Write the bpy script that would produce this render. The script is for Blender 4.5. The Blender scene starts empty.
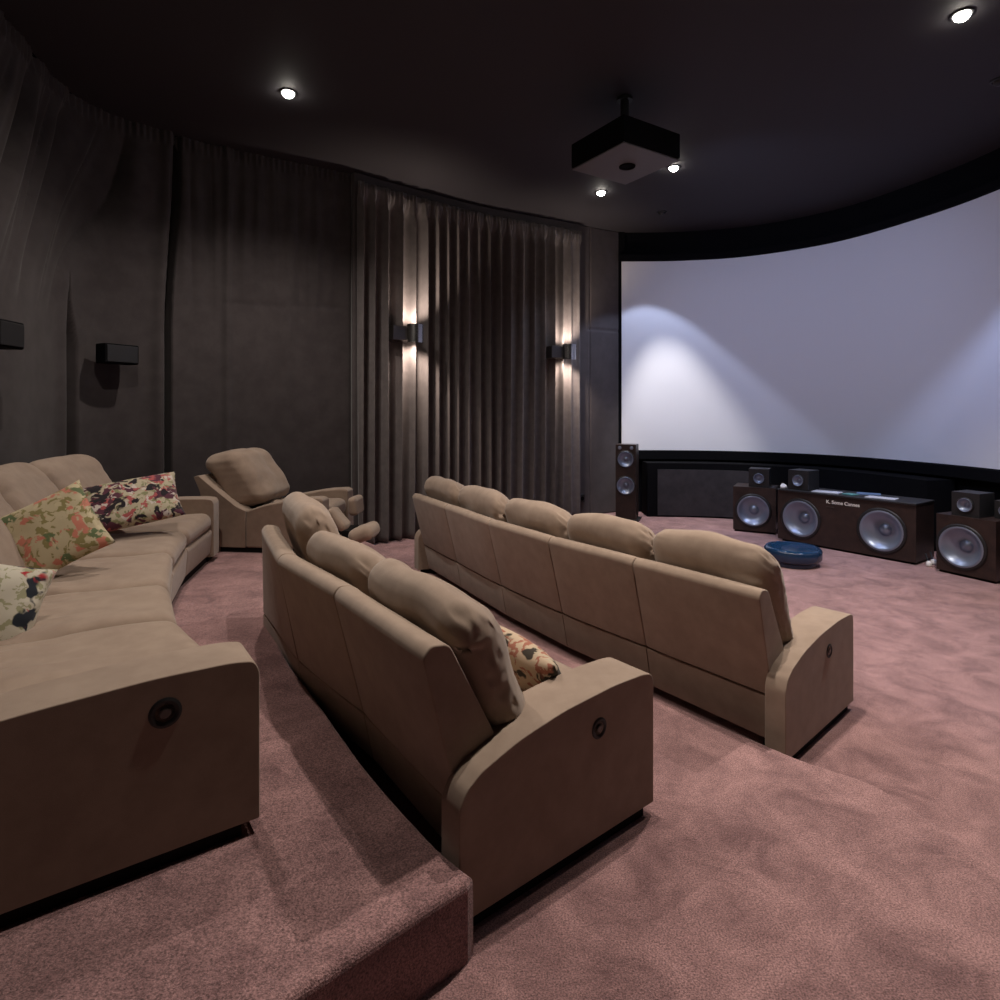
import bpy, bmesh, math, random
from mathutils import Vector, noise
random.seed(7)
PI = math.pi
sc = bpy.context.scene
COL = sc.collection
ZC = 5.19            # ceiling height
T2, T3 = 0.17, 0.42  # tier heights

# ------------------------------------------------------------------ helpers
def V(*a): return Vector(a)
def nz(p, f=1.0): return noise.noise(Vector(p) * f)
def sstep(a, b, x):
    t = max(0, min(1, (x - a) / (b - a))); return t * t * (3 - 2 * t)

class MB:
    """collects verts/faces, then links them as one mesh object"""
    def __init__(s): s.v = []; s.f = []; s.m = []
    def add(s, vs, fs, mi=0):
        o = len(s.v); s.v += [tuple(v) for v in vs]
        s.f += [tuple(i + o for i in f) for f in fs]; s.m += [mi] * len(fs)
        return s
    def box(s, c, d, rz=0, mi=0):
        cx, cy, cz = c; ca, sa = math.cos(rz), math.sin(rz); vs = []
        for z in (-.5, .5):
            for x, y in ((-.5, -.5), (.5, -.5), (.5, .5), (-.5, .5)):
                X, Y = x * d[0], y * d[1]
                vs.append((cx + X * ca - Y * sa, cy + X * sa + Y * ca, cz + z * d[2]))
        return s.add(vs, [(3, 2, 1, 0), (4, 5, 6, 7), (0, 1, 5, 4), (1, 2, 6, 5), (2, 3, 7, 6), (3, 0, 4, 7)], mi)
    def lathe(s, prof, O, ax, n=32, mi=0, caps=True):
        ax = Vector(ax).normalized(); t = Vector((0, 0, 1)) if abs(ax.z) < .9 else Vector((1, 0, 0))
        a = ax.cross(t).normalized(); b = ax.cross(a); O = Vector(O)
        vs = [O + ax * h + (a * math.cos(2 * PI * k / n) + b * math.sin(2 * PI * k / n)) * r for r, h in prof for k in range(n)]
        fs = [(i * n + k, i * n + (k + 1) % n, (i + 1) * n + (k + 1) % n, (i + 1) * n + k) for i in range(len(prof) - 1) for k in range(n)]
        if caps: fs += [tuple(range(n)), tuple((len(prof) - 1) * n + k for k in range(n))]
        return s.add(vs, fs, mi)
    def grid(s, fn, nu, nv, mi=0):
        vs = [fn(i / nu, j / nv) for j in range(nv + 1) for i in range(nu + 1)]
        fs = [(j * (nu + 1) + i, j * (nu + 1) + i + 1, (j + 1) * (nu + 1) + i + 1, (j + 1) * (nu + 1) + i) for j in range(nv) for i in range(nu)]
        return s.add(vs, fs, mi)
    def build(s, name, mats, parent=None, smooth=False, bevel=0, seg=2, fix=True, angle=None):
        if not isinstance(mats, (list, tuple)): mats = [mats]
        off = parent.matrix_world.translation if False else (PLOC.get(parent.name, Vector((0, 0, 0))) if parent else Vector((0, 0, 0)))
        me = bpy.data.meshes.new(name)
        me.from_pydata([(v[0] - off.x, v[1] - off.y, v[2] - off.z) for v in s.v], [], s.f)
        for i, p in enumerate(me.polygons): p.material_index = s.m[i]; p.use_smooth = smooth
        for m in mats: me.materials.append(m)
        if fix:
            b = bmesh.new(); b.from_mesh(me); bmesh.ops.remove_doubles(b, verts=b.verts, dist=1e-5)
            bmesh.ops.recalc_face_normals(b, faces=b.faces); b.to_mesh(me); b.free()
        me.update()
        o = bpy.data.objects.new(name, me); COL.objects.link(o)
        if parent: o.parent = parent; PLOC[o.name] = off
        if bevel:
            md = o.modifiers.new('bevel', 'BEVEL'); md.width = bevel; md.segments = seg; md.limit_method = 'ANGLE'; md.angle_limit = math.radians(38)
            for p in me.polygons: p.use_smooth = True
            md.harden_normals = True
        return o
PLOC = {}
def tag(o, label=None, cat=None, group=None, kind=None):
    if label: o['label'] = label
    if cat: o['category'] = cat
    if group: o['group'] = group
    if kind: o['kind'] = kind
    return o
def thing(name, loc, label, cat, group=None):
    o = bpy.data.objects.new(name, None); COL.objects.link(o); o.location = loc; o.empty_display_size = .1
    PLOC[o.name] = Vector(loc); return tag(o, label, cat, group)
def struct(o, label=None): 
    o['kind'] = 'structure'
    if label: o['label'] = label
    return o

# ------------------------------------------------------------------ materials
def mat(name, col, rough=.8, metal=0, spec=.5, sheen=0):
    m = bpy.data.materials.new(name); m.use_nodes = True
    b = m.node_tree.nodes['Principled BSDF']
    b.inputs['Base Color'].default_value = (*col, 1); b.inputs['Roughness'].default_value = rough
    b.inputs['Metallic'].default_value = metal; b.inputs['Specular IOR Level'].default_value = spec
    b.inputs['Sheen Weight'].default_value = sheen; b.inputs['Sheen Roughness'].default_value = .5
    return m
def nodes(m): return m.node_tree.nodes, m.node_tree.links, m.node_tree.nodes['Principled BSDF']
def vary(m, c1, c2, scale=4, detail=6, bump=0, bscale=200, bdist=.002, lo=.35, hi=.65, c3=None, gscale=None, gmix=.3, rgh=.6, dist=0):
    N, L, B = nodes(m)
    tc = N.new('ShaderNodeTexCoord'); no = N.new('ShaderNodeTexNoise'); no.inputs['Scale'].default_value = scale; no.inputs['Detail'].default_value = detail
    no.inputs['Roughness'].default_value = rgh; no.inputs['Distortion'].default_value = dist
    L.new(tc.outputs['Object'], no.inputs['Vector'])
    r = N.new('ShaderNodeValToRGB'); r.color_ramp.elements[0].position = lo; r.color_ramp.elements[1].position = hi
    r.color_ramp.elements[0].color = (*c1, 1); r.color_ramp.elements[1].color = (*c2, 1)
    L.new(no.outputs['Fac'], r.inputs['Fac'])
    out = r.outputs['Color']
    if gscale:
        g = N.new('ShaderNodeTexNoise'); g.inputs['Scale'].default_value = gscale; g.inputs['Detail'].default_value = 3
        L.new(tc.outputs['Object'], g.inputs['Vector'])
        r2 = N.new('ShaderNodeValToRGB'); r2.color_ramp.elements[0].position = .3; r2.color_ramp.elements[1].position = .7
        a = 1 - gmix; r2.color_ramp.elements[0].color = (a, a, a, 1); a = 1 + gmix; r2.color_ramp.elements[1].color = (a, a, a, 1)
        L.new(g.outputs['Fac'], r2.inputs['Fac'])
        mx = N.new('ShaderNodeMix'); mx.data_type = 'RGBA'; mx.blend_type = 'MULTIPLY'; mx.inputs[0].default_value = 1
        L.new(out, mx.inputs[6]); L.new(r2.outputs['Color'], mx.inputs[7]); out = mx.outputs[2]
    L.new(out, B.inputs['Base Color'])
    if bump:
        n2 = N.new('ShaderNodeTexNoise'); n2.inputs['Scale'].default_value = bscale; n2.inputs['Detail'].default_value = 3
        L.new(tc.outputs['Object'], n2.inputs['Vector'])
        bp = N.new('ShaderNodeBump'); bp.inputs['Strength'].default_value = bump; bp.inputs['Distance'].default_value = bdist
        L.new(n2.outputs['Fac'], bp.inputs['Height']); L.new(bp.outputs['Normal'], B.inputs['Normal'])
    return m

M = {}
M['taupe'] = vary(mat('taupe_velvet', (.3, .23, .18), .85, 0, .2, .25), (.285, .211, .161), (.34, .257, .197), 9, 7, .25, 420, .002)
M['carpet'] = vary(mat('mauve_carpet', (.3, .15, .15), .95, 0, .1, .3), (.195, .104, .104), (.395, .226, .218), 3.6, 14, .8, 260, .006, .36, .64, gscale=170, gmix=.6, rgh=.72, dist=.6)
M['wall'] = vary(mat('wall_fabric', (.05, .04, .038), .9, 0, .2, .1), (.041, .0345, .0355), (.054, .046, .047), 5, 4, .3, 300, .002)
M['curt'] = vary(mat('curtain_fabric', (.06, .05, .047), .85, 0, .2, .15), (.112, .098, .098), (.140, .123, .122), 8, 4, .2, 300, .002)
M['panel'] = vary(mat('panel_fabric', (.07, .06, .06), .88, 0, .2, .1), (.068, .058, .059), (.082, .070, .071), 5, 4, .3, 300, .002)
M['ceil'] = mat('ceiling_paint', (.038, .035, .040), .75, 0, .25)
M['black'] = mat('black_felt', (.004, .004, .005), .95, 0, .1)
M['plinth'] = mat('black_plinth', (.006, .005, .005), .8, 0, .2)
M['plastic'] = mat('black_plastic', (.012, .012, .013), .45)
M['gray'] = vary(mat('gray_acoustic_cloth', (.04, .036, .04), .9, 0, .2), (.036, .033, .036), (.05, .045, .05), 6)
M['gray2'] = mat('projector_grey', (.10, .095, .10), .6)
M['screen'] = mat('screen_cloth', (.80, .80, .84), .9, 0, .1)
M['spk'] = vary(mat('dark_walnut_veneer', (.035, .02, .015), .4, 0, .5), (.016, .009, .0075), (.033, .018, .014), 9)
M['cone'] = mat('speaker_cone', (.24, .28, .37), .32, .6)
M['rubber'] = mat('speaker_surround', (.01, .01, .011), .5)
M['chrome'] = mat('satin_metal', (.5, .5, .5), .25, 1)
M['darkmetal'] = mat('bronze_metal', (.10, .09, .085), .35, .9)
M['white'] = mat('white_plastic', (.75, .72, .7), .5)
M['blue'] = mat('blue_gloss_drum', (.008, .028, .07), .22, 0, .6)
M['bluetop'] = mat('blue_top', (.006, .035, .09), .1, 0, .7)
M['magblue'] = mat('magazine_blue', (.12, .2, .35), .3)
M['magwhite'] = mat('magazine_white', (.6, .62, .7), .3)
M['magteal'] = mat('disc_case_teal', (.1, .28, .28), .3)
def emis(name, col, e):
    m = mat(name, col); N, L, B = nodes(m)
    B.inputs['Emission Color'].default_value = (*col, 1); B.inputs['Emission Strength'].default_value = e; return m
M['lamp'] = emis('lamp_glow', (1, .93, .82), 60)
M['lens'] = mat('projector_lens', (.01, .01, .012), .1, 0, .8)
M['lamp_low'] = emis('lamp_glow_dim', (1, .93, .82), 3)
def pillow_mat(name, base, cols, vs=9, seed=0):
    m = mat(name, base, .85, 0, .2, .1); N, L, B = nodes(m)
    tc = N.new('ShaderNodeTexCoord'); cur = None
    d = N.new('ShaderNodeTexNoise'); d.inputs['Scale'].default_value = 7; L.new(tc.outputs['Object'], d.inputs['Vector'])
    ad = N.new('ShaderNodeVectorMath'); ad.operation = 'MULTIPLY_ADD'; ad.inputs[1].default_value = (.12, .12, .12)
    L.new(d.outputs['Color'], ad.inputs[0]); L.new(tc.outputs['Object'], ad.inputs[2])
    rgb = N.new('ShaderNodeRGB'); rgb.outputs[0].default_value = (*base, 1); cur = rgb.outputs[0]
    for i, (c, sca, thr) in enumerate(cols):
        mp = N.new('ShaderNodeMapping'); mp.inputs['Location'].default_value = (seed + i * 3.7, i * 1.9, seed * .7)
        L.new(ad.outputs[0], mp.inputs['Vector'])
        n = N.new('ShaderNodeTexNoise'); n.inputs['Scale'].default_value = sca; n.inputs['Detail'].default_value = 3
        L.new(mp.outputs[0], n.inputs['Vector'])
        r = N.new('ShaderNodeValToRGB'); r.color_ramp.elements[0].position = thr; r.color_ramp.elements[1].position = thr + .03
        r.color_ramp.elements[0].color = (0, 0, 0, 1); r.color_ramp.elements[1].color = (1, 1, 1, 1)
        L.new(n.outputs['Fac'], r.inputs['Fac'])
        mx = N.new('ShaderNodeMix'); mx.data_type = 'RGBA'; L.new(r.outputs['Color'], mx.inputs[0])
        L.new(cur, mx.inputs[6]); mx.inputs[7].default_value = (*c, 1); cur = mx.outputs[2]
    L.new(cur, B.inputs['Base Color'])
    return m

# ------------------------------------------------------------------ room shell
def catmull(pts, n=24):
    P = [Vector(p) for p in pts]; P = [2 * P[0] - P[1]] + P + [2 * P[-1] - P[-2]]; out = []
    for i in range(1, len(P) - 2):
        for k in range(n):
            t = k / n; a, b, c, d = P[i - 1:i + 3]
            out.append(.5 * ((2 * b) + (c - a) * t + (2 * a - 5 * b + 4 * c - d) * t * t + (3 * b - a - 3 * c + d) * t ** 3))
    out.append(P[-2]); return out
class Path:
    def __init__(s, pts):
        s.p = catmull(pts); s.L = [0]
        for a, b in zip(s.p, s.p[1:]): s.L.append(s.L[-1] + (b - a).length)
        s.len = s.L[-1]
    def at(s, l):
        l = max(0, min(s.len - 1e-6, l)); lo, hi = 0, len(s.L) - 1
        while hi - lo > 1:
            m = (lo + hi) // 2
            if s.L[m] <= l: lo = m
            else: hi = m
        a, b = s.p[lo], s.p[hi]; t = (l - s.L[lo]) / (s.L[hi] - s.L[lo]); d = (b - a).normalized()
        return a + (b - a) * t, Vector((d.y, -d.x))      # point, normal to the right of travel (room side)
    def px(s, px):                                        # arc length of the bearing px on the path
        r = (px - 500) / 600; best = None
        for i, q in enumerate(s.p):
            if q.y > .5:
                e = abs(q.x / q.y - r)
                if best is None or e < best[0]: best = (e, s.L[i])
        return best[1]
left = Path([(-3.0, -.5), (-3.55, 1.2), (-3.86, 3.0), (-3.98, 4.4), (-4.10, 5.14), (-4.25, 5.63), (-4.36, 6.11), (-4.31, 6.6), (-3.86, 7.15), (-3.35, 7.56), (-2.05, 8.35)])
far = Path([(-2.05, 8.35), (-1.2, 9.07), (-.325, 9.75), (1.05, 10.53), (2.22, 11.18)])
scrp = Path([(2.20, 11.14), (3.35, 11.08), (4.45, 10.76), (5.48, 9.90), (6.03, 8.68), (6.26, 7.51), (6.2, 6.3), (5.95, 5.1), (5.5, 3.9)])
LX = {p: left.px(p) for p in (9, 75, 65, 100, 120, 165, 232, 292, 350)}

def wall_left_fn(u, v):
    l = u * left.len; z = v * ZC
    q, n = left.at(l)
    d = -.06 - .04 * (1 - sstep(LX[65], LX[165], l))
    # sagging folds that fan out from the gathered top edge, left of the first crease
    top = sstep(2.6, 4.6, z)
    sl = l + (ZC - z) * .42 * (1 - sstep(LX[65], LX[165], l))
    am = (.05 + .05 * (1 - sstep(LX[120], LX[165], l))) * top * (1 - .75 * sstep(4.5, 5.1, z)) * (1 - .5 * sstep(LX[165], LX[292], l))
    w = nz((sl * 1.7, 0, z * .15)) * 1.1
    d += am * .5 * math.sin(2 * PI * (sl / .42) + w * 3) + am * (abs(math.sin(PI * sl / .27 + 2.5 * w)) ** .45 - .8) * (1 - .4 * sstep(LX[165], LX[232], l)) + .016 * top * math.sin(2 * PI * sl / .19 + 5 * w) * (1 - .5 * sstep(4.5, 5.1, z))
    if z > ZC - .16: d += .012 * math.sin(2 * PI * l / .07)
    # upright creases: a panel edge that stands proud and a narrow slot beside it
    for px_, dep, wd, z1 in ((75, .02, .05, 3.4), (165, .06, .05, 5.2), (232, .045, .03, 5.2), (292, .022, .05, 4.6)):
        c = LX[px_] + (.10 * sstep(2.8, 4.8, z) if px_ == 165 else 0)
        x = l - c; f = 1 - sstep(z1 - .25, z1, z) if z1 < 5 else 1
        d += f * dep * math.exp(-((x + wd) / (wd * 1.6)) ** 2)
        hw = .075 * (1.02 - sstep(2.5, 3.35, z)) if px_ == 75 else .04
        if px_ < 200: d -= f * .30 * math.exp(-((x - hw) / hw) ** 6)
    # horizontal stitched seam on the upholstered part
    if LX[232] - .1 < l < LX[350]: d -= .012 * math.exp(-((z - 3.27 - .03 * math.sin(l * 2)) / .022) ** 2)
    d += .008 * nz((l * 1.2, z * 1.2, 3))
    d -= .02 * math.exp(-((l - left.len) / .03) ** 2)
    return (q.x + n.x * (d + .02), q.y + n.y * (d + .02), z)
mb = MB(); mb.grid(wall_left_fn, 900, 150)
w = mb.build('wall_left', M['wall'], smooth=True, fix=False); struct(w, 'dark brown fabric-clad curved wall with sagging folds')
md = w.modifiers.new('thick', 'SOLIDIFY'); md.thickness = .12; md.offset = -1
LB = [far.px(p) for p in (586, 592)]
def wall_far_fn(u, v):
    l = u * far.len; z = v * ZC; q, n = far.at(l); d = 0
    for c in (far.px(588),): d -= .02 * math.exp(-((l - c) / .012) ** 2)
    if l > far.px(586): d -= .02 * math.exp(-((z - 3.35) / .014) ** 2)
    return (q.x + n.x * (d + .04), q.y + n.y * (d + .04), z)
mb = MB(); mb.grid(wall_far_fn, 500, 200)
w = mb.build('wall_back', M['panel'], smooth=True, fix=False); struct(w, 'dark wall with upholstered panel right of the curtain')
md = w.modifiers.new('thick', 'SOLIDIFY'); md.thickness = .1; md.offset = -1
def strip(path, a, b, z0, z1, off, th, n=60):
    mb = MB(); ring = []
    for i in range(n + 1):
        l = a + (b - a) * i / n; q, nn = path.at(l)
        A = q + nn * off; Bq = q + nn * (off - th)
        ring.append([(A.x, A.y, z0), (A.x, A.y, z1), (Bq.x, Bq.y, z1), (Bq.x, Bq.y, z0)])
    vs = [p for r in ring for p in r]; fs = []
    for i in range(n):
        for k in range(4): fs.append((i * 4 + k, i * 4 + (k + 1) % 4, (i + 1) * 4 + (k + 1) % 4, (i + 1) * 4 + k))
    fs += [(0, 1, 2, 3), tuple(n * 4 + k for k in (3, 2, 1, 0))]
    return mb.add(vs, fs)
w = strip(scrp, 0, scrp.len, 0, ZC, -.03, .12).build('wall_screen', M['black'], smooth=False); struct(w, 'black curved wall around the projection screen')
rear = Path([(5.5, 3.9), (4.9, 2.0), (3.6, -.6), (1.6, -2.0), (-.6, -2.2), (-2.3, -1.6), (-3.0, -.5)])
w = strip(rear, 0, rear.len, 0, ZC, .0, .12).build('wall_rear', M['wall'], smooth=False); struct(w)
# small return between the fabric wall and the screen wall
mb = MB(); mb.box((2.25, 11.22, ZC / 2), (.12, .2, ZC)); struct(mb.build('trim_1', M['black']), 'black vertical strip at the left end of the screen')

outline = [(q.x, q.y) for q in left.p[::6]] + [(q.x, q.y) for q in far.p[::6]] + [(q.x, q.y) for q in scrp.p[::6]] + [(q.x, q.y) for q in rear.p[::6]]
def prism(poly, z0, z1):
    n = len(poly); vs = [(x, y, z0) for x, y in poly] + [(x, y, z1) for x, y in poly]
    return MB().add(vs, [tuple(range(n))[::-1], tuple(range(n, 2 * n))] + [(i, (i + 1) % n, (i + 1) % n + n, i + n) for i in range(n)])
def grow(poly, k=1.06):
    cx = sum(p[0] for p in poly) / len(poly); cy = sum(p[1] for p in poly) / len(poly)
    return [(cx + (x - cx) * k, cy + (y - cy) * k) for x, y in poly]
struct(prism(grow(outline, 1.02), ZC, ZC + .1).build('ceiling', M['ceil']), 'matt black ceiling')
struct(prism(grow(outline, 1.02), -.12, 0).build('floor', M['carpet']), 'mauve pink carpeted floor before the screen')
# carpeted tiers, front edges as curves
e2 = catmull([(-2.0, 8.2), (-1.55, 7.6), (-1.09, 6.85), (-.65, 6.02), (-.17, 5.18), (.29, 4.44), (.79, 3.78), (1.05, 3.46), (1.416, 3.035), (1.52, 2.93), (1.72, 2.76), (1.80, 2.55), (1.93, 2.22), (2.3, 1.6), (2.9, .5), (3.3, -.5)], 5)
poly2 = [(p.x, p.y) for p in e2] + [(1.6, -1.7), (-.6, -2.0), (-2.2, -1.5), (-2.9, -.5), (-3.45, 1.2), (-3.78, 3.0), (-3.95, 4.8), (-4.2, 6.1), (-4.1, 6.75), (-3.3, 7.4)]
def tier(poly, z0, z1, r=.025):
    # carpeted step with a softly rolled nose
    n = len(poly); cen = [Vector(p) for p in poly]; inn = []
    for i in range(n):
        a = (cen[i] - cen[i - 1]); b = (cen[(i + 1) % n] - cen[i])
        na = Vector((a.y, -a.x)).normalized(); nb = Vector((b.y, -b.x)).normalized(); m = (na + nb)
        m = m.normalized() if m.length > 1e-4 else na
        inn.append(m)
    area = sum(cen[i - 1].x * cen[i].y - cen[i].x * cen[i - 1].y for i in range(n)); sg = -1 if area > 0 else 1
    rings = [(0, z0), (0, z1 - r)] + [(r * (1 - math.cos(t)), z1 - r + r * math.sin(t)) for t in (.4, .8, 1.2, PI / 2)]
    vs = []
    for off, z in rings: vs += [(cen[i].x + sg * inn[i].x * off, cen[i].y + sg * inn[i].y * off, z) for i in range(n)]
    fs = [(k * n + i, k * n + (i + 1) % n, (k + 1) * n + (i + 1) % n, (k + 1) * n + i) for k in range(len(rings) - 1) for i in range(n)]
    fs += [tuple(range(n)), tuple((len(rings) - 1) * n + i for i in range(n))]
    return MB().add(vs, fs)
struct(tier(poly2, -.05, T2).build('floor_tier', M['carpet']), 'middle carpeted tier carrying the second sofa row')
e3 = catmull([(-3.2, 7.55), (-2.5, 6.6), (-2.1, 5.5), (-1.80, 4.78), (-1.565, 4.12), (-1.25, 3.53), (-.989, 3.14), (-.565, 2.49), (-.245, 2.065), (-.115, 1.925)], 5)
poly3 = [(p.x, p.y) for p in e3] + [(-.085, 1.895), (-.10, 1.865), (-.27, 1.72), (-.5, 1.52), (-1.2, .95), (-2.0, .3), (-3.1, -.4), (-3.45, 1.0), (-3.70, 2.6), (-3.82, 4.0), (-4.0, 5.14), (-4.2, 6.1), (-4.1, 6.7), (-3.7, 7.2)]
struct(tier(poly3, T2 - .1, T3).build('floor_tier', M['carpet']), 'upper carpeted tier carrying the rear sofa row')

# ------------------------------------------------------------------ screen and dais
zs0, zs1 = 1.15, 4.63
w = strip(scrp, .05, scrp.len - .3, zs0, zs1, .06, .03, 120).build('projection_screen', M['screen'], smooth=False)
tag(w, 'huge curved white projection screen with scalloped light on it', 'screen')
w = strip(scrp, .0, scrp.len - .25, zs0 - .16, zs0 - .012, .12, .11, 90).build('trim_2', M['black']); struct(w, 'black strip along the lower edge of the screen')
w = strip(scrp, .0, scrp.len - .25, zs1 + .012, zs1 + .12, .10, .09, 90).build('trim_3', M['black']); struct(w)
w = strip(scrp, .42, 5.6, 0, .95, .50, .45, 60).build('trim_4', M['black']); struct(w, 'black low dais front beneath the screen')
w = strip(scrp, .60, 2.5, .03, .84, .53, .02, 30).build('trim_5', M['gray']); struct(w, 'grey cloth panel beneath the left part of the screen')

# ------------------------------------------------------------------ curtain
a, b = far.px(350), far.px(576)
cl = b - a
def curtain_fn(u, v):
    l = a + u * cl; z = .02 + v * (ZC - .17)
    q, n = far.at(l)
    ph = 2 * PI * (l / .205) + 1.9 * nz((l * 1.3, 0, z * .06)) + 1.0 * nz((l * 3.1, 4, z * .12))
    am = .085 * (1 - .75 * sstep(far.px(543), far.px(575), l)) * (1 + .35 * nz((l * 2.3, 9, 0)))
    s = math.sin(ph); f = (abs(s) ** .75) * (1 if s > 0 else -1)
    k = 1 - .75 * sstep(ZC - .55, ZC - .24, z)
    d = .13 + am * f * k
    if z > ZC - .36: d += .022 + .014 * math.sin(2 * PI * l / .062 + 3 * nz((l * 6, z * 9, 1))) + .010 * nz((l * 20, z * 20, 0))
    lx = l + .02 * math.cos(ph) * k
    q, n = far.at(lx)
    return (q.x + n.x * d, q.y + n.y * d, z)
w = MB().grid(curtain_fn, 900, 60).build('curtain', M['curt'], smooth=True, fix=False)
md = w.modifiers.new('thick', 'SOLIDIFY'); md.thickness = .006
tag(w, 'floor length charcoal brown pleated curtain with ruched heading', 'curtain')

# wall outlet on the flat panel
q, n = far.at(far.px(579.5)); ang = math.atan2(n.y, n.x)
t = thing('wall_outlet', (q.x + n.x * .06, q.y + n.y * .06, .32), 'small black outlet box low on the wall right of the curtain', 'outlet')
MB().box((q.x + n.x * .08, q.y + n.y * .08, .32), (.05, .13, .15), ang).build('cover_plate', M['plastic'], t, bevel=.01)
MB().lathe([(.035, 0), (.035, .012), (.025, .012), (.025, .004)], (q.x + n.x * .105, q.y + n.y * .105, .32), (n.x, n.y, 0), 20).build('socket', M['black'], t)

# ------------------------------------------------------------------ upholstery
def soft(mb, h, r, n, fn, puff=(0, 0, 0)):
    idx = {}; vs = []; fs = []
    def w(t): return .45 * math.sin(t * PI / 2) + .55 * t
    ts = [w(-1 + 2 * i / n) for i in range(n + 1)]
    def vid(i, j, k):
        if (i, j, k) not in idx:
            p = [ts[i] * h[0], ts[j] * h[1], ts[k] * h[2]]
            c = [max(-(h[a] - r), min(h[a] - r, p[a])) for a in range(3)]
            d = Vector([p[a] - c[a] for a in range(3)]); L = d.length
            if L > 1e-9: d = d * (r / L)
            x, y, z = c[0] + d.x, c[1] + d.y, c[2] + d.z
            X, Y, Z = x / h[0], y / h[1], z / h[2]
            x *= 1 + puff[0] * (1 - Y * Y) * (1 - Z * Z); y *= 1 + puff[1] * (1 - X ** 4) * (1 - Z * Z); z *= 1 + puff[2] * (1 - X ** 4) * (1 - Y * Y)
            idx[(i, j, k)] = len(vs); vs.append(fn(x, y, z, X, Y, Z))
        return idx[(i, j, k)]
    for i in range(n):
        for j in range(n):
            for c in (0, n):
                fs.append((vid(i, j, c), vid(i + 1, j, c), vid(i + 1, j + 1, c), vid(i, j + 1, c)))
                fs.append((vid(i, c, j), vid(i + 1, c, j), vid(i + 1, c, j + 1), vid(i, c, j + 1)))
                fs.append((vid(c, i, j), vid(c, i + 1, j), vid(c, i + 1, j + 1), vid(c, i, j + 1)))
    return mb.add(vs, fs)
def fillet(poly, rs, k=5):
    out = []; n = len(poly)
    for i in range(n):
        p = Vector(poly[i]); a = Vector(poly[i - 1]); b = Vector(poly[(i + 1) % n]); r = rs if not isinstance(rs, list) else rs[i]
        if r <= 0: out.append((p.x, p.y)); continue
        da = (a - p); db = (b - p); r1 = min(r, da.length * .45, db.length * .45)
        A = p + da.normalized() * r1; B = p + db.normalized() * r1
        for j in range(k + 1):
            t = j / k; q = A * (1 - t) ** 2 + p * 2 * t * (1 - t) + B * t * t; out.append((q.x, q.y))
    return out
def extrude(prof, w0, w1, nw, fn):
    mb = MB(); n = len(prof); vs = []
    for i in range(nw + 1):
        w_ = w0 + (w1 - w0) * i / nw
        vs += [fn(w_, s, z) for s, z in prof]
    fs = [(i * n + k, i * n + (k + 1) % n, (i + 1) * n + (k + 1) % n, (i + 1) * n + k) for i in range(nw) for k in range(n)]
    fs += [tuple(range(n)), tuple(nw * n + k for k in range(n))]
    return mb.add(vs, fs)

ARM = [(.2, .05), (0, .05), (0, .42), (.03, .475), (.09, .515), (.25, .565), (.47, .60), (.75, .617), (.93, .612), (.985, .60), (1.0, .565), (1.0, .05)]
def cushion_back(root, W, ln, seed, lift=0.0, wr=1.0, name='back_cushion', hx=None, depth=.114, rec=0.0):
    """plump back cushion; W(x along the seat in m from its middle, s, z)"""
    hx = hx or ln / 2 - .004
    def fn(x, t, h, X, T, H):
        end = sstep(.62, 1.0, abs(X))
        g = nz((seed + X * 1.5, T * 1.2, H * 1.5)) * .02
        wrk = .0045 * wr * end * math.sin(30 * H + 6 * nz((seed, X * 2, T * 2)) + 4 * T)
        wrk += .0045 * wr * sstep(.3, 1, abs(X)) * nz((seed + 3, H * 7, X * 2 + T * 4)) * 2
        t2 = t + g + (wrk if T > 0 else -wrk) * .8; x2 = x * (1 - .03 * abs(H) ** 3) + wrk * (1 if X < 0 else -1)
        if H > .55: h = h - .018 * X * X + g * .8
        s = .245 + t2 - h * (.40 + rec); z = .725 + lift / 2 + t2 * .10 + h * (.93 + lift)
        return W(x2, s, z)
    mb = soft(MB(), (hx, depth, .315), .115, 30, fn, (.0, .12, .06))
    o = mb.build(name, M['taupe'], root, smooth=True); return o
def seat_cushion(root, W, ln, seed, s0=.30, s1=.985, z0=.31, z1=.475):
    hs = (s1 - s0) / 2
    def fn(x, s, z, X, S, Z):
        g = nz((seed + X * 1.2, S * 1.5, 1)) * .018 if Z > 0 else 0
        if Z > 0: g += .008 * math.sin(9 * X + 3 * S + seed) * sstep(.2, 1, -S + .4) + .006 * sstep(-.4, .3, -S) * math.sin(24 * X + 6 * nz((S * 2, seed, 0)))
        return W(x, s + (s0 + s1) / 2, z + (z0 + z1) / 2 + g)
    return soft(MB(), (ln / 2 - .004, hs, (z1 - z0) / 2), .07, 24, fn, (0, 0, .18)).build('seat_cushion', M['taupe'], root, smooth=True)
def dial(root, arm, r, pos, ax):
    d = MB().lathe([(r, 0), (r, .004), (r * .84, .007), (r * .72, .005), (r * .6, .002)], pos, ax, 28).lathe([(r * .36, .001), (r * .36, .006), (r * .25, .008)], pos, ax, 20, mi=1).build('recliner_dial', [M['rubber'], M['darkmetal']], arm)
    return d

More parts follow.
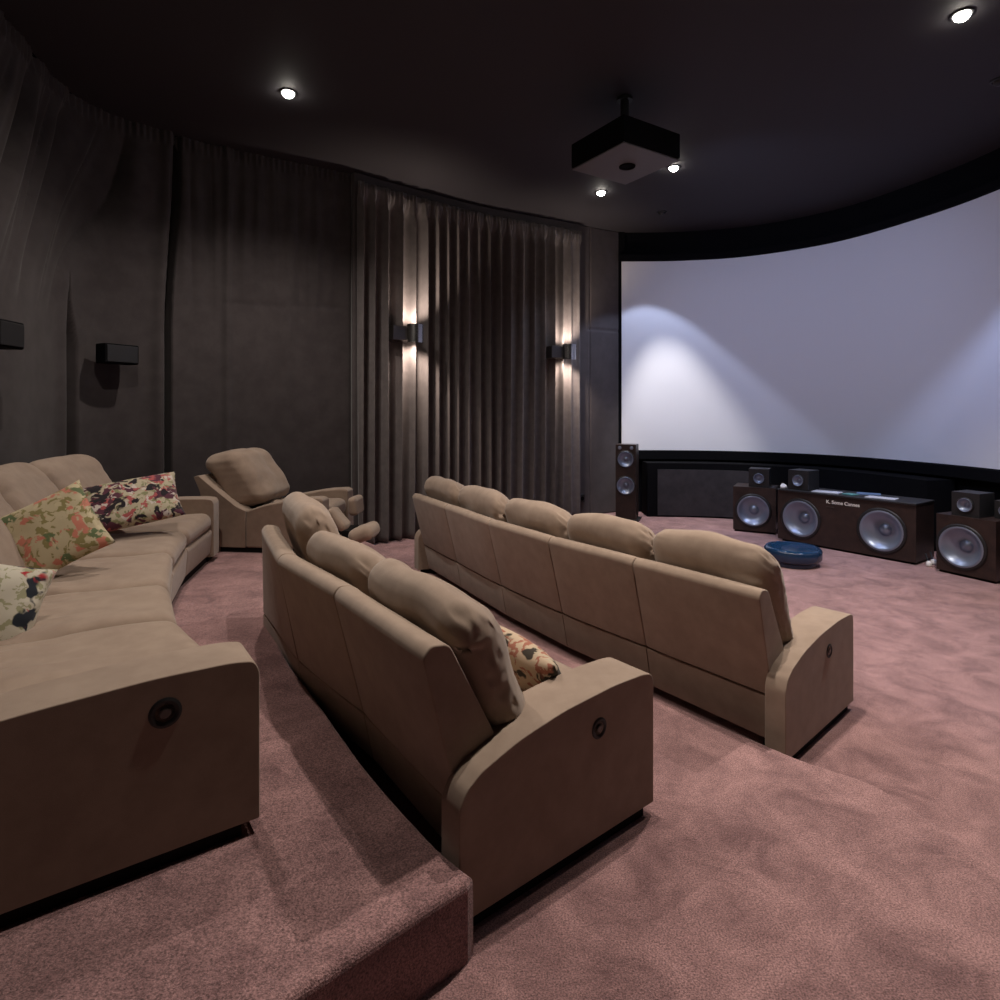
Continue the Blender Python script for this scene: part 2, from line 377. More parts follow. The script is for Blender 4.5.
def sofa(name, label, zt, P, Nn, near_dial=True, lifts=None, seed=0, far_len=1.0, ext=0.0, dl=.66, plumb=None):
    Nn = [Vector(n).normalized() for n in Nn]; P = [Vector(p) - n * ext for p, n in zip(P, Nn)]; k = len(P) - 1
    P[0] = P[0] + (P[0] - P[1]).normalized() * .04; P[-1] = P[-1] + (P[-1] - P[-2]).normalized() * .03
    def S(s): return s + ext * max(0, min(1, (s - .30) / .55))
    c = sum((p for p in P), Vector((0, 0))) / len(P) + Nn[k // 2] * .5
    root = thing(name, (c.x, c.y, zt), label, 'sofa', 'taupe sofa rows of the cinema' if False else None)
    def seg(i):
        A, B = P[i], P[i + 1]; L = (B - A).length
        def W(x, s, z, upright=False):
            u = .5 + x / L
            if plumb and upright: s = s + (plumb[i] * (1 - u) + plumb[i + 1] * u) * (-.06 - s) * (1 - sstep(.13, .3, s)) * (1 - sstep(.5, .85, z))
            q = A.lerp(B, u) + Nn[i].lerp(Nn[i + 1], u) * S(s)
            return (q.x, q.y, zt + z)
        return W, L
    # continuous plinth
    mb = MB()
    ring = []
    for i in range(k + 1):
        for s in (.24, .93): q = P[i] + Nn[i] * S(s); ring.append((q.x, q.y))
    for i in range(k):
        A = [ring[2 * i], ring[2 * i + 1], ring[2 * i + 3], ring[2 * i + 2]]
        mb.add([(x, y, zt) for x, y in A] + [(x, y, zt + .06) for x, y in A], [(0, 1, 2, 3), (7, 6, 5, 4), (0, 4, 5, 1), (1, 5, 6, 2), (2, 6, 7, 3), (3, 7, 4, 0)])
    mb.build('plinth', M['plinth'], root)
    for i in range(k):
        W, L = seg(i); L2 = L / 2
        lower = fillet([(.26, .055), (.26, .105), (.118, .105), (.072, .325), (.92, .325), (.92, .055)] if plumb else [(.125, .06), (.072, .325), (.92, .325), (.92, .06)], .012, 3)
        extrude(lower, -L2 + .003, L2 - .003, 6, lambda x, s, z, W=W: W(x, s, z, True)).build('seat_base', M['taupe'], root, bevel=.008)
        up = fillet([(.07, .338), (-.075, .90), (-.045, .935), (.03, .925), (.27, .47), (.28, .338)], [.01, .03, .02, .03, .03, .01], 5)
        def Wb(x, s, z, W=W, i=i):
            g = .007 * nz((x * 2.2 + i * 5 + seed, z * 2.5, seed))
            # slight barrel between the seams
            e = 1 - abs(2 * x / L2 / 2) ** 6
            return W(x, s - (.010 * e + g if s < .2 else 0), z + (.006 * e if z > .85 else 0), True)
        extrude(up, -L2 + .003, L2 - .003, 16, Wb).build('back_panel', M['taupe'], root, bevel=.012, seg=3)
        r0 = .0 if i else .0
        cushion_back(root, W, L, seed + i * 7.3, (lifts[i] if lifts else 0))
        inset = .12
        def Ws(x, s, z, W=W, i=i, L=L):
            a = inset if i == 0 else 0; b = inset if i == k - 1 else 0
            xx = (x + L / 2) / L; return W(-L / 2 + a + xx * (L - a - b), s, z)
        seat_cushion(root, Ws, L, seed + i * 3.1)
        fr = fillet([(.90, .08), (.90, .318), (.975, .318), (.985, .29), (.97, .08)], .02, 4)
        extrude(fr, -L2 + .006, L2 - .006, 4, Ws).build('footrest', M['taupe'], root, bevel=.01)
    for (Pt, n, sg) in ((P[0], Nn[0], -1), (P[-1], Nn[-1], 1)):
        T = Vector((-n.y, n.x)) * sg       # outward along the row
        ln = (1.0 if sg < 0 else far_len) + ext
        def Wa(w_, s, z):
            if w_ < -.03: s = max(s, .16)
            q = Pt + T * w_ + n * s * ln; return (q.x, q.y, zt + z)
        prof = fillet(ARM, [0, 0, .03, .02, .02, .05, .05, .05, .03, .015, .02, 0], 3)
        arm = extrude(prof, -.12, .10, 6, Wa).build('armrest', M['taupe'], root, bevel=.020, seg=4)
        q = Pt + T * .12 + n * .5 * ln
        pl = MB(); A = [Wa(w_, s, 0) for w_, s in ((-.09, .07), (.08, .07), (.08, .955), (-.09, .955))]
        pl.add([(x, y, zt) for x, y, _ in A] + [(x, y, zt + .06) for x, y, _ in A], [(0, 1, 2, 3), (7, 6, 5, 4), (0, 4, 5, 1), (1, 5, 6, 2), (2, 6, 7, 3), (3, 7, 4, 0)])
        pl.build('plinth', M['plinth'], root)
        if sg < 0:
            q = Pt + T * .098 + n * (dl + ext); dial(root, arm, .048 if ext else .041, (q.x, q.y, zt + (.50 if ext else .475)), (T.x, T.y, .0))
    return root

sofa('sofa', 'taupe five-seat curved sofa in the front row nearest the screen', 0,
     [(1.40, 3.236), (.905, 3.90), (.42, 4.55), (-.045, 5.27), (-.50, 6.10), (-.93, 6.88)],
     [(.746, .666), (.78, .62), (.8, .6), (.81, .58), (.825, .565), (.84, .54)], seed=1, dl=.595, lifts=[.13, .12, .12, .13, .13])
sofa('sofa', 'taupe three-seat curved sofa in the middle row, tucked below the carpet step', T2,
     [(-.216, 2.051), (-.68, 2.70), (-1.15, 3.3), (-1.55, 4.10)],
     [(.786, .618), (.80, .60), (.85, .52), (.93, .37)], plumb=[0, 0, .25, 1], lifts=[.03, .04, .17], seed=21, far_len=.8)
sofa('sofa', 'long taupe curved sofa on the upper tier by the left wall', T3,
     [(-1.735, 1.622), (-2.39, 2.38), (-2.80, 3.03), (-3.22, 3.86), (-3.54, 4.70), (-3.76, 5.66)],
     [(.815, .58), (.83, .55), (.88, .47), (.92, .39), (.95, .30), (.975, .22)], seed=41, dl=.71, ext=.26, lifts=[.05] * 5)

# recliner armchair at the end of the upper tier
n = Vector((.99, -.10)).normalized(); T = Vector((-n.y, n.x)); O = Vector((-3.02, 6.22)); WD = .92
root = thing('armchair', (-2.4, 6.6, T3), 'taupe reclined armchair standing alone by the dark wall', 'armchair')
def Wc(w_, s, z): q = O + T * w_ + n * s; return (q.x, q.y, T3 + z)
armp = fillet([(.40, .05), (.40, .43), (.62, .50), (.95, .56), (1.16, .575), (1.22, .56), (1.23, .05)], [0, .02, .05, .08, .05, .03, 0], 4)
for w0, w1 in ((0, .19), (WD - .19, WD)):
    extrude(armp, w0, w1, 3, Wc).build('armrest', M['taupe'], root, bevel=.02, seg=3)
    sh = fillet([(.0, .05), (-.10, .62), (-.17, .775), (-.12, .79), (.02, .68), (.30, .47), (.395, .43), (.395, .05)], [0, .03, .01, .02, .05, .05, .01, 0], 4)
    extrude(sh, w0 + .002, w1 - .03 if w0 == 0 else w1 - .002, 3, Wc).build('side_panel', M['taupe'], root, bevel=.012)
extrude(fillet([(.04, .05), (-.16, .78), (-.09, .79), (.12, .5), (.16, .05)], .02, 3), .18, WD - .18, 3, Wc).build('back_panel', M['taupe'], root, bevel=.01)
extrude([(.1, .06), (.1, .32), (1.18, .32), (1.18, .06)], .19, WD - .19, 3, Wc).build('seat_base', M['taupe'], root, bevel=.01)
MB().add([Wc(w_, s, z) for z in (0, .055) for w_, s in ((.02, .12), (WD - .02, .12), (WD - .02, 1.22), (.02, 1.22))], [(0, 1, 2, 3), (7, 6, 5, 4), (0, 4, 5, 1), (1, 5, 6, 2), (2, 6, 7, 3), (3, 7, 4, 0)]).build('plinth', M['plinth'], root)
def Wcc(x, s, z): return Wc(WD / 2 + x, s, z)
def fnc(x, t, h, X, Tt, H):
    end = sstep(.6, 1, abs(X)); wk = .002 * end * math.sin(24 * H + 4 * Tt)
    g = nz((X * 1.6, Tt, H * 1.6 + 7)) * .03
    return Wcc(x + (wk if X < 0 else -wk),   .20 + t * .95 - h * .50 + g, .735 + t * .25 + h * .72 + g * .5)
soft(MB(), (.36, .22, .38), .14, 30, fnc, (.0, .1, .04)).build('back_cushion', M['taupe'], root, smooth=True)
seat_cushion(root, Wcc, WD - .38, 77, .42, 1.22, .30, .47)
def pad(c, h, yaw, pitch, nm):
    ca, sa = math.cos(yaw), math.sin(yaw); cp, sp = math.cos(pitch), math.sin(pitch)
    def fn(x, y, z, X, Y, Z):
        x, z = x * cp - z * sp, x * sp + z * cp
        return (c[0] + x * ca - y * sa, c[1] + x * sa + y * ca, c[2] + z + .006 * nz((X * 2, Y * 2, Z)))
    return soft(MB(), h, min(h) * .95, 16, fn).build(nm, M['taupe'], root, smooth=True)
pad((-1.62, 6.02, .80), (.13, .10, .045), -.1, -.85, 'footrest')
pad((-1.36, 6.02, .66), (.13, .17, .075), -.1, .35, 'footrest')
pad((-1.56, 6.50, .86), (.05, .14, .10), -.1, .1, 'footrest')
f_ = MB()
f_.add([Wc(w_, s, z) for z in (.16, .20) for w_, s in ((.22, 1.15), (.55, 1.15), (.55, 1.62), (.22, 1.62))], [(0, 1, 2, 3), (7, 6, 5, 4), (0, 4, 5, 1), (1, 5, 6, 2), (2, 6, 7, 3), (3, 7, 4, 0)])
f_.build('footrest_bracket', M['plinth'], root)

# ------------------------------------------------------------------ throw pillows
def pillow(name, label, c, u1, u2, size, m, thick=.16, seed=0, group=None):
    u1 = Vector(u1).normalized(); u2 = Vector(u2); u2 = (u2 - u1 * u2.dot(u1)).normalized(); u3 = u1.cross(u2); c = Vector(c)
    mb = MB(); hx, hy = size[0] / 2, size[1] / 2
    for sg in (1, -1):
        def fn(a, b, sg=sg):
            x, y = 2 * a - 1, 2 * b - 1
            e = max(0, (1 - x * x)) * max(0, (1 - y * y)); h = thick / 2 * e ** .42
            px = x * (1 - .07 * (1 - y * y)) * hx; py = y * (1 - .07 * (1 - x * x)) * hy     # sides drawn in, corners pointed
            w_ = .006 * math.sin(20 * y + 3 * nz((x * 3, y * 3, seed))) * sstep(.5, 1, abs(x)) * e ** .3
            h += w_ + .012 * nz((x * 1.8, y * 1.8, seed)) * e ** .5
            p = V(px, py, sg * h)
            return tuple(p)
        mb.grid(fn, 28, 28)
    o = mb.build(name, m, smooth=True)
    from mathutils import Matrix
    R = Matrix((u1, u2, u3)).transposed().to_4x4(); o.matrix_world = Matrix.Translation(c) @ R
    return tag(o, label, 'pillow', group)
PM1 = pillow_mat('floral_cream_print', (.50, .42, .27), [((.26, .22, .09), 20, .52), ((.55, .20, .14), 12, .55), ((.13, .17, .08), 8, .60), ((.55, .47, .3), 14, .6)], seed=2)
PM2 = pillow_mat('dark_floral_print', (.48, .42, .30), [((.25, .25, .13), 24, .55), ((.10, .03, .05), 8, .52), ((.42, .10, .10), 17, .57), ((.62, .55, .5), 16, .60), ((.02, .015, .02), 10, .57)], seed=5)
PM3 = pillow_mat('white_navy_print', (.56, .52, .42), [((.34, .33, .2), 26, .54), ((.02, .025, .035), 7, .56), ((.4, .03, .04), 9, .63), ((.55, .3, .26), 8, .64)], seed=9)
PM4 = pillow_mat('coral_print', (.42, .14, .09), [((.25, .08, .06), 12, .55), ((.06, .02, .03), 6, .6)], seed=12)
PM5 = pillow_mat('cream_rust_print', (.56, .43, .30), [((.38, .15, .10), 24, .51), ((.05, .04, .03), 7, .51), ((.5, .42, .3), 20, .6)], seed=15)
pillow('throw_pillow', 'cream and coral floral pillow leaning on the upper sofa, second from the front', (-2.68, 3.60, 1.157), (.32, .22, .195), (-.274, .10, .34), (.49, .49), PM1, .17, 1)
pillow('throw_pillow', 'dark plum and cream floral pillow at the far end of the upper sofa', (-2.91, 4.75, 1.162), (.546, .35, .10), (-.277, .33, .348), (.68, .50), PM2, .18, 2)
pillow('throw_pillow', 'coral pillow almost hidden behind the dark plum floral pillow', (-3.17, 4.83, 1.10), (.45, .36, .05), (-.45, .0, .40), (.42, .38), PM4, .10, 3)
pillow('throw_pillow', 'white pillow with navy and red print, nearest on the upper sofa', (-2.30, 2.66, .42 + .60), (.36, .28, -.16), (-.28, .02, .42), (.46, .42), PM3, .19, 4)
pillow('throw_pillow', 'cream pillow with rust and black pattern on the middle sofa beside its arm', (.12, 2.72, T2 + .545), (-.36, .36, .10), (-.16, -.16, .36), (.46, .40), PM5, .17, 5)

# ------------------------------------------------------------------ loudspeakers
def driver(parent, c, ax, r, label=None):
    c = Vector(c); ax = Vector(ax).normalized()
    d = MB().lathe([(r * 1.16, 0), (r * 1.16, .012), (r * 1.10, .018), (r * 1.0, .014)], c, ax, 40, caps=False).build('driver_surround', M['rubber'], parent, smooth=True, fix=False)
    MB().lathe([(r * 1.03, .014), (r * .97, .022), (r * .90, .010), (r * .84, -.002), (r * .33, -r * .50), (r * .30, -r * .44), (r * .18, -r * .36), (.001, -r * .33)], c, ax, 40, caps=False).build('driver_cone', M['cone'], parent, smooth=True, fix=False)
    return d
def cabinet(root, front_l, front_r, z0, z1, depth, m, bev=.012, holes=()):
    A, B = Vector(front_l), Vector(front_r); d = (B - A); n = Vector((d.y, -d.x)).normalized()    # faces the seats
    L = d.length; q = A - n * depth; r = B - n * depth
    mb = MB(); pts = [A, B, r, q]
    mb.add([(p.x, p.y, z) for z in (z0, z1) for p in pts], [(0, 1, 2, 3), (7, 6, 5, 4), (1, 2, 6, 5), (2, 3, 7, 6), (3, 0, 4, 7)])
    # front baffle with real openings for the cones
    d = d.normalized()
    prev = [(0.0, None)]
    hs = sorted(holes); xs = [0] + [(hs[i][0] + hs[i + 1][0]) / 2 for i in range(len(hs) - 1)] + [L]
    if hs and abs(hs[0][0] - hs[-1][0]) < .05 and len(hs) > 1:      # stacked vertically
        hs = sorted(holes, key=lambda h: h[1]); zs = [z0] + [(hs[i][1] + hs[i + 1][1]) / 2 for i in range(len(hs) - 1)] + [z1]
        cells = [((0, L, zs[i], zs[i + 1]), hs[i]) for i in range(len(hs))]
    else: cells = [((xs[i], xs[i + 1], z0, z1), hs[i]) for i in range(len(hs))]
    N_ = 48
    for (x0, x1, za, zb), (hx, hz, hr) in cells:
        vs = []
        for k in range(N_):
            t = 2 * PI * k / N_; cx, sx = math.cos(t), math.sin(t)
            vs.append((hx + hr * cx, hz + hr * sx))
        for k in range(N_):
            t = 2 * PI * (k) / N_; cx, sx = math.cos(t), math.sin(t)
            tx = ((x1 - hx) / cx if cx > 1e-9 else ((x0 - hx) / cx if cx < -1e-9 else 1e9)); tz = ((zb - hz) / sx if sx > 1e-9 else ((za - hz) / sx if sx < -1e-9 else 1e9))
            s = min(tx, tz); vs.append((hx + s * cx, hz + s * sx))
        fs = [(k, (k + 1) % N_, N_ + (k + 1) % N_, N_ + k) for k in range(N_)]
        base = len(vs)
        cor = [(x1, zb), (x0, zb), (x0, za), (x1, za)]
        for cx, cz in cor:
            a_ = math.atan2(cz - hz, cx - hx) % (2 * PI); k = int(a_ / (2 * PI / N_)) % N_
            vs.append((cx, cz)); fs.append((N_ + k, N_ + (k + 1) % N_, len(vs) - 1))
        mb.add([(A.x + d.x * x, A.y + d.y * x, z) for x, z in vs], fs)
    if not hs: mb.add([(A.x, A.y, z0), (B.x, B.y, z0), (B.x, B.y, z1), (A.x, A.y, z1)], [(0, 1, 2, 3)])
    o = mb.build('cabinet', m, root, bevel=0)
    if True:
        b = bmesh.new(); b.from_mesh(o.data); bmesh.ops.remove_doubles(b, verts=b.verts, dist=.0005); bmesh.ops.recalc_face_normals(b, faces=b.faces); b.to_mesh(o.data); b.free()
    return A, d, n, L
def speaker_box(name, label, A, B, z0, z1, depth, holes, cat='speaker', m='spk', feet=True, group=None):
    A, B = Vector(A), Vector(B); c = (A + B) / 2
    root = thing(name, (c.x, c.y, z0), label, cat, group)
    zb = z0 + (.03 if feet else 0)
    A, d, n, L = cabinet(root, A, B, zb, z1, depth, M[m], holes=[(x, z, r * 1.02) for x, z, r in holes])
    for x, z, r in holes: driver(root, (A.x + d.x * x, A.y + d.y * x, z), (n.x, n.y, 0), r)
    q = c - n * depth / 2
    if feet:
        MB().box((q.x, q.y, z0 + .015), (L * .94, depth * .9, .03), math.atan2(d.y, d.x)).build('plinth', M['plinth'], root)
    return root, A, d, n, L
# left subwoofer + top speaker
r, A, d, n, L = speaker_box('subwoofer', 'dark walnut subwoofer left of the long centre speaker', (3.64, 9.37), (4.17, 9.07), 0, .70, .5, [(.29, .34, .225)])
r, A, d, n, L = speaker_box('center_speaker', 'wide dark walnut centre speaker with two big woofers and white lettering', (4.04, 8.72), (5.055, 7.29), 0, .73, .55, [(.33, .36, .245), (1.37, .36, .25)])
# top plate and lettering
q = A + d * (L / 2) - n * .26
MB().box((q.x, q.y, .74), (L + .02, .58, .024), math.atan2(d.y, d.x)).build('top_plate', M['plastic'], r, bevel=.006)
fc = bpy.data.curves.new('brand_lettering', 'FONT'); fc.body = 'K. Some Cannes'; fc.size = .064; fc.extrude = .002; fc.offset = .001; fc.align_x = 'CENTER'
tmp = bpy.data.objects.new('lettering_curve', fc); COL.objects.link(tmp); bpy.context.view_layer.update()
lm = bpy.data.meshes.new_from_object(tmp.evaluated_get(bpy.context.evaluated_depsgraph_get())); bpy.data.objects.remove(tmp)
fo = bpy.data.objects.new('lettering', lm); COL.objects.link(fo); fo.parent = r
q = A + d * .90 + n * .004
from mathutils import Matrix
R = Matrix((V(d.x, d.y, 0), V(0, 0, 1), V(n.x, n.y, 0))).transposed().to_4x4()
fo.matrix_local = Matrix.Translation(V(q.x, q.y, .625) - PLOC[r.name]) @ R
lm.materials.clear(); lm.materials.append(M['white']); fo['label'] = 'white lettering across the front'
MB().box((A.x + d.x * .74 + n.x * .004, A.y + d.y * .74 + n.y * .004, .575), (.10, .004, .014), math.atan2(d.y, d.x)).build('badge', M['darkmetal'], r)
CA, Cd, Cn = A, d, n
r2, A2, d2, n2, L2_ = speaker_box('subwoofer', 'dark walnut subwoofer at the right edge with a silver ringed woofer', (5.12, 7.04), (5.37, 6.495), 0, .68, .5, [(.26, .335, .225)])
# tower
rt, At, dt, nt, Lt = speaker_box('tower_speaker', 'tall slim dark floor speaker at the left end of the screen', (1.98, 10.28), (2.30, 10.16), 0, 1.30, .34, [(.17, .60, .145), (.17, 1.05, .13)])
qt = (At + dt * .17 + nt * .0)
MB().lathe([(.03, 0), (.03, .01), (.015, .014)], (qt.x - dt.x * .1, qt.y - dt.y * .1, 1.245), (nt.x, nt.y, 0), 16).build('tweeter', M['cone'], rt)
MB().lathe([(.03, 0), (.03, .01), (.015, .014)], (qt.x + dt.x * .1, qt.y + dt.y * .1, 1.245), (nt.x, nt.y, 0), 16).build('tweeter', M['cone'], rt)
c = (At + dt * Lt / 2 - nt * .15)
MB().box((c.x, c.y, .015), (.44, .42, .03), math.atan2(dt.y, dt.x)).build('base_plate', M['plastic'], rt)
# small satellite speakers standing on the cabinets
def satellite(label, A, d, n, x, back, z, wdt=.29, hgt=.28, dep=.3, rr=.08):
    a_ = A + d * x - n * back; b_ = a_ + d * wdt; c = (a_ + b_) / 2
    root = thing('satellite_speaker', (c.x, c.y, z), label, 'speaker', 'small cube speakers on the big cabinets')
    cabinet(root, a_, b_, z, z + hgt, dep, M['plastic'], holes=[(wdt / 2, z + hgt * .48, rr)])
    driver(root, (c.x, c.y, z + hgt * .48), (n.x, n.y, 0), rr * .95)
    return root
SA, SB = Vector((3.64, 9.37)), Vector((4.17, 9.07)); sd = (SB - SA).normalized(); sn = Vector((sd.y, -sd.x))
satellite('small black cube speaker on the left subwoofer', SA, sd, sn, .22, .06, .70)
satellite('small black cube speaker on the left end of the centre speaker', CA, Cd, Cn, .13, .04, .752)
satellite('small black cube speaker on the left half of the right edge subwoofer', A2, d2, n2, .13, .06, .68, .28, .27)
satellite('small black cube speaker at the extreme right, half out of frame', A2, d2, n2, .47, .24, .68, .2, .2, rr=.06)
# printed matter on the centre speaker
def sheet(name, label, cat, x, back, sx, sy, th, rot, m, z=.752):
    q = CA + Cd * x - Cn * back
    o = MB().box((0, 0, 0), (sx, sy, th)).build(name, m, bevel=.002)
    o.location = (q.x, q.y, z + th / 2 + .001); o.rotation_euler = (0, 0, math.atan2(Cd.y, Cd.x) + rot); return tag(o, label, cat)
sheet('magazine', 'pale blue magazine lying on the centre speaker beside the cube speaker', 'magazine', .63, .14, .34, .20, .012, .15, M['magwhite'])
sheet('disc_case', 'teal disc case on the middle of the centre speaker', 'disc case', .93, .15, .15, .14, .014, -.2, M['magteal'])
sheet('magazine', 'white paged magazine on the right half of the centre speaker', 'magazine', 1.31, .15, .34, .18, .010, .1, M['magwhite'])
sheet('magazine', 'dark blue magazine behind the teal disc case on the centre speaker', 'magazine', 1.05, .40, .28, .18, .012, .4, M['magblue'])
# remote / cloth bit before the cube speaker
q = CA + Cd * .055 - Cn * .06
o = MB().lathe([(.001, 0), (.045, .004), (.05, .03), (.03, .055), (.001, .06)], (q.x, q.y, .753), (0, 0, 1), 14).build('trinket', M['white'], smooth=True)
for v in o.data.vertices: v.co.x += .02 * nz(tuple(v.co * 9)); v.co.z = max(.753, v.co.z + .02 * nz(tuple(v.co * 17)))
tag(o, 'small crumpled pale trinket before the cube speaker on the centre speaker', 'trinket')
# plugs on the carpet
for i, (x, y, zz, lab) in enumerate(((5.175, 7.235, .0, 'white cable plug on the carpet closer to the centre speaker'), (5.30, 7.33, .04, 'white cable plug on the carpet closer to the right subwoofer'))):
    t = thing('cable_plug', (x, y, 0), lab, 'plug')
    MB().lathe([(.028, 0), (.035, .02), (.03, .055), (.012, .07)], (x, y, 0), (0, 0, 1), 14).build('plug_body', M['white'], t, smooth=True)
    MB().lathe([(.009, .06), (.009, .20)], (x, y, 0), (.15, .35, .3), 10).build('cord', M['plastic'], t)

# blue glossy drum on the carpet
t = thing('floor_drum', (3.60, 7.38, 0), 'low round glossy blue drum on the carpet before the centre speaker', 'ottoman')
MB().lathe([(.27, .0), (.27, .04), (.31, .07), (.325, .09), (.325, .18), (.315, .195)], (3.60, 7.38, 0), (0, 0, 1), 56).build('drum_body', M['blue'], t, smooth=False, bevel=.006)
MB().lathe([(.315, .196), (.30, .212), (.26, .206), (.001, .20)], (3.60, 7.38, 0), (0, 0, 1), 56, caps=False).build('drum_top', M['bluetop'], t, smooth=True, fix=False)

# ------------------------------------------------------------------ projector
cx, cy = 1.32, 6.35; zb, zt = 1.89 + 2.59, 1.89 + 2.865
t = thing('projector', (cx, cy, zb), 'black box projector hung from the ceiling before the screen', 'projector')
ang = math.atan2(.43, .678)
MB().box((cx, cy, (zb + zt) / 2 + .01), (.80, .80, zt - zb - .02), ang).build('housing', M['black'], t, bevel=.01)
MB().box((cx, cy, zb + .004), (.785, .785, .012), ang).build('bottom_plate', M['gray2'], t)
MB().lathe([(.085, 0), (.085, -.012), (.065, -.012), (.06, -.004), (.001, -.004)], (cx + .03, cy + .02, zb - .002), (0, 0, 1), 32).build('cable_port', M['black'], t)
MB().lathe([(.045, zt), (.045, ZC - .03)], (cx, cy, 0), (0, 0, 1), 24).build('mount_pole', M['plastic'], t)
MB().lathe([(.08, ZC - .03), (.08, ZC - .002)], (cx, cy, 0), (0, 0, 1), 32).build('ceiling_flange', M['rubber'], t)
MB().box((cx - .06, cy - .05, zt + .13), (.09, .06, .12), .3).box((cx + .07, cy - .03, zt + .16), (.06, .08, .08), .9).build('mount_bracket', M['darkmetal'], t, bevel=.006)
fx, fy = math.cos(ang), math.sin(ang)    # face turned to the screen
fc_ = (cx + fx * .402, cy + fy * .402, (zb + zt) / 2)
MB().lathe([(.09, 0), (.09, .03), (.07, .03), (.065, .01), (.001, .02)], fc_, (fx, fy, 0), 32).build('lens', M['lens'], t)

# ------------------------------------------------------------------ wall sconces, surround speakers, downlights
def light(name, typ, loc, e, col, **k):
    ld = bpy.data.lights.new(name, typ); ld.energy = e; ld.color = col
    for a_, b_ in k.items():
        if a_ != 'dir': setattr(ld, a_, b_)
    o = bpy.data.objects.new(name, ld); COL.objects.link(o); o.location = loc
    if 'dir' in k: o.rotation_euler = Vector(k['dir']).to_track_quat('-Z', 'Y').to_euler()
    return o
WARM = (1, .82, .68); NEUT = (1, .885, .79); COOL = (.80, .84, 1.0)
def sconce(px, z, label, w=.19, e=10):
    q, n = far.at(far.px(px)); n3 = V(n.x, n.y, 0); p = V(q.x, q.y, z)
    root = thing('wall_sconce', p + n3 * .15, label, 'wall lamp', 'up and down wall lamps on the curtain')
    tn = V(-n.y, n.x, 0); yaw = math.atan2(n.y, n.x)
    # curved metal shade, open above and below
    mb = MB(); R = .12; N_ = 24; hh = .13; ctr = p + n3 * .36; ring = []
    for k in range(N_ + 1):
        a_ = -PI * .55 + 1.1 * PI * k / N_
        for rr in (R, R - .008):
            for zz in (-hh, hh):
                ring.append(ctr + n3 * (math.cos(a_) * rr) + tn * (math.sin(a_) * rr) + V(0, 0, zz))
    fs = []
    for k in range(N_):
        a0, a1 = 4 * k, 4 * k + 4
        fs += [(a0, a1, a1 + 1, a0 + 1), (a0 + 2, a0 + 3, a1 + 3, a1 + 2), (a0 + 1, a1 + 1, a1 + 3, a0 + 3), (a0, a0 + 2, a1 + 2, a1)]
    fs += [(0, 1, 3, 2), (4 * N_, 4 * N_ + 2, 4 * N_ + 3, 4 * N_ + 1)]
    mb.add(ring, fs).build('lamp_shade', M['chrome'], root, smooth=False)
    b = p + n3 * .22
    MB().box(tuple(b - n3 * .0 + tn * -.17), (.24, .34, .20), yaw).build('back_plate', M['darkmetal'], root, bevel=.008)
    MB().lathe([(.035, -.05), (.045, -.03), (.045, .03), (.035, .05)], tuple(ctr - n3 * .01), (0, 0, 1), 16).build('bulb', M['lamp_low'], root, smooth=True)
    for s in (1, -1):
        light('sconce_beam', 'SPOT', tuple(ctr + n3 * -.02 + V(0, 0, s * .10)), e, WARM, spot_size=math.radians(120), spot_blend=.9, shadow_soft_size=.03, dir=(-n.x * .42, -n.y * .42, s))['label'] = 'light of the wall lamp'
sconce(402.5, 2.98, 'left of the two metal wall lamps on the pleated curtain', e=90)
sconce(556, 2.87, 'right of the two metal wall lamps, at the curtain end near the screen', e=90)

def surround(px, z, w_, h_, label, path=left, out=.17):
    q, n = path.at(path.px(px)); yaw = math.atan2(n.y, n.x)
    c = V(q.x + n.x * out, q.y + n.y * out, z); root = thing('surround_speaker', c, label, 'speaker')
    MB().box(tuple(c), (.18, w_, h_), yaw).build('cabinet', M['black'], root, bevel=.012)
    MB().box(tuple(c + V(n.x * .093, n.y * .093, 0)), (.012, w_ * .9, h_ * .85), yaw).build('grille', M['rubber'], root, bevel=.004)
    MB().box(tuple(c + V(-n.x * .12, -n.y * .12, -.02)), (.14, .10, .14), yaw).build('wall_bracket', M['plastic'], root)
    return root, c, n, yaw
# 118,355 and 15,336
surround(108, 1.89 + 55 * 6.6 / 600, .36, .21, 'black surround speaker on the left wall above the far end of the upper sofa')
r_, c, n, yaw = surround(-24, 1.89 + 71 * 4.9 / 600, .30, .21, 'black surround speaker at the left edge of the wall')

def downlight(x, y, label, e, col, size=75, vis=True, deep=.0, blend=.6, r=.065, d=(0, 0, -1)):
    t = thing('ceiling_downlight', (x, y, ZC - .012), label, 'ceiling light', 'recessed ceiling spotlights')
    MB().lathe([(r * 1.25, 0), (r * 1.25, -.012), (r, -.014), (r * .96, -.002)], (x, y, ZC), (0, 0, 1), 28, caps=False).build('trim_ring', M['plastic'], t, smooth=False, fix=False)
    MB().lathe([(r * .94, -.004), (r * .86, -.03), (r * .5, -.05), (.001, -.056)], (x, y, ZC), (0, 0, 1), 24, caps=False).build('lamp_lens', M['lamp'] if vis else M['rubber'], t, smooth=True, fix=False)
    if e: light('downlight_beam', 'SPOT', (x, y, ZC - .075), e, col, spot_size=math.radians(size * 2), spot_blend=blend, shadow_soft_size=.045, dir=d)
    return t
downlight(-2.2, 6.23, 'bright ceiling spotlight over the left end of the room', 270, NEUT, 66, blend=.9)
downlight(3.85, 5.0, 'bright ceiling spotlight in the upper right corner of the picture', 560, NEUT, 48)
downlight(1.53, 9.08, 'small ceiling spotlight left of and beyond the projector', 80, COOL, 50)
downlight(2.36, 8.15, 'small ceiling spotlight at the right corner of the projector', 80, COOL, 50)
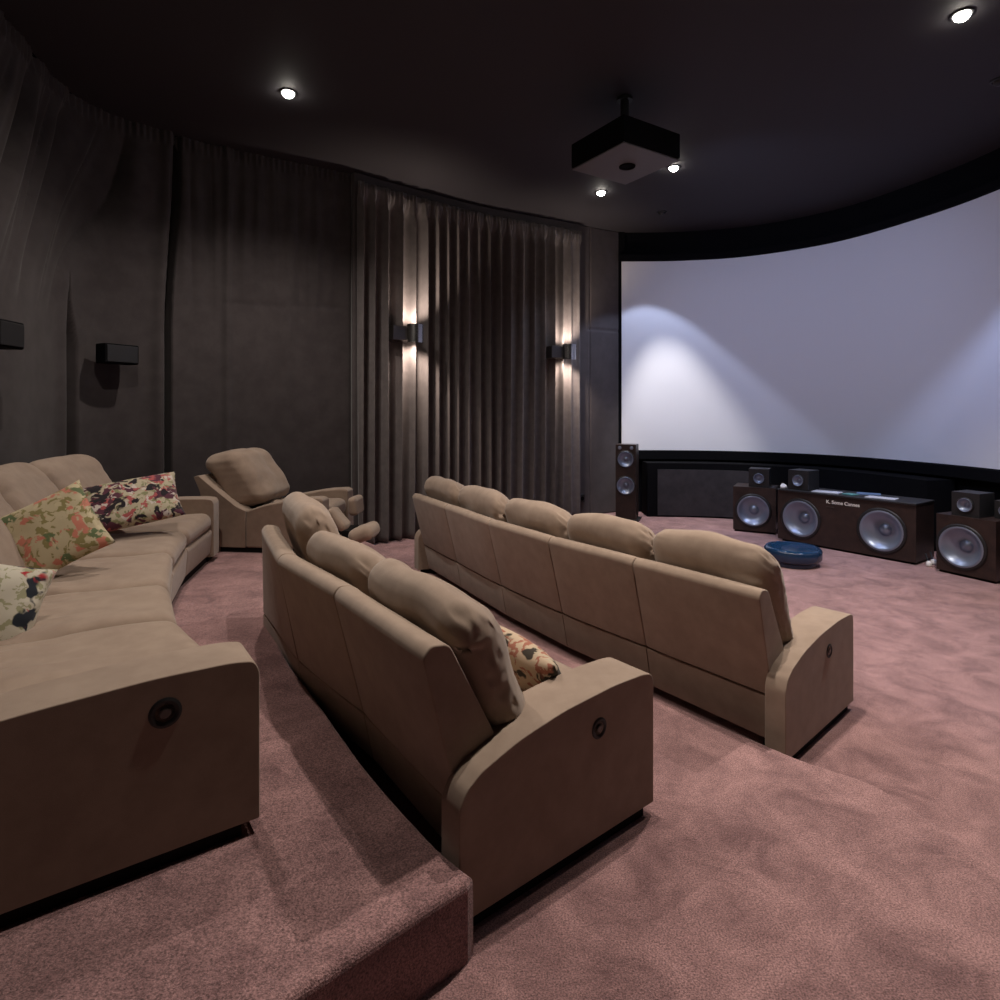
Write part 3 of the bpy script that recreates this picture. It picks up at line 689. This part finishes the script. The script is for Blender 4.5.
# further lamps of the same ring outside the frame
downlight(.45, 2.8, 'ceiling spotlight above the middle sofa rows', 260, NEUT, 50)
downlight(1.6, 4.0, 'ceiling spotlight above the near arm of the front sofa', 380, NEUT, 48)
downlight(-2.1, 3.6, 'ceiling spotlight above the upper sofa', 165, NEUT, 82)
# spots added to form the screen scallops, with added black fixtures around them
light('screen_wash_beam', 'SPOT', (2.7, 10.0, ZC - .05), 325, (.60, .70, 1), spot_size=math.radians(78), spot_blend=.2, shadow_soft_size=.03, dir=(-.02, .03, -1))
light('screen_wash_beam', 'SPOT', (2.7, 10.0, ZC - .06), 590, (1, .96, .93), spot_size=math.radians(44), spot_blend=.65, shadow_soft_size=.03, dir=(.12, .145, -.98))
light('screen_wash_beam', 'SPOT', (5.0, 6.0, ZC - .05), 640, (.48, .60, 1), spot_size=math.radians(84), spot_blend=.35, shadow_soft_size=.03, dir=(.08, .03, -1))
downlight(2.7, 10.0, 'added black fixture around the screen wash spots, left part', 0, COOL, vis=False)
downlight(5.0, 6.0, 'added black fixture around the screen wash spot, right part', 0, COOL, vis=False)
# grey-blue fill added to lift the screen, starting at the projector lens
light('screen_fill_beam', 'SPOT', (cx + fx * .46, cy + fy * .46, (zb + zt) / 2 - .02), 205, (.50, .59, .95), spot_size=math.radians(106), spot_blend=1.0, shadow_soft_size=.03, dir=(.72, .66, -.42))

# ------------------------------------------------------------------ world, camera, colour
wd = bpy.data.worlds.new('world'); sc.world = wd; wd.use_nodes = True
wd.node_tree.nodes['Background'].inputs[0].default_value = (.5, .5, .6, 1); wd.node_tree.nodes['Background'].inputs[1].default_value = .0
cam = bpy.data.cameras.new('camera'); co = bpy.data.objects.new('camera', cam); COL.objects.link(co)
co.location = (0, 0, 1.89); co.rotation_euler = (PI / 2, 0, 0); cam.sensor_width = 36; cam.lens = 21.6; cam.shift_y = -.09; cam.clip_start = .05
sc.camera = co
sc.view_settings.view_transform = 'Standard'; sc.view_settings.look = 'None'; sc.view_settings.exposure = 0.19; sc.view_settings.gamma = 1; sc.view_settings.use_curve_mapping = False
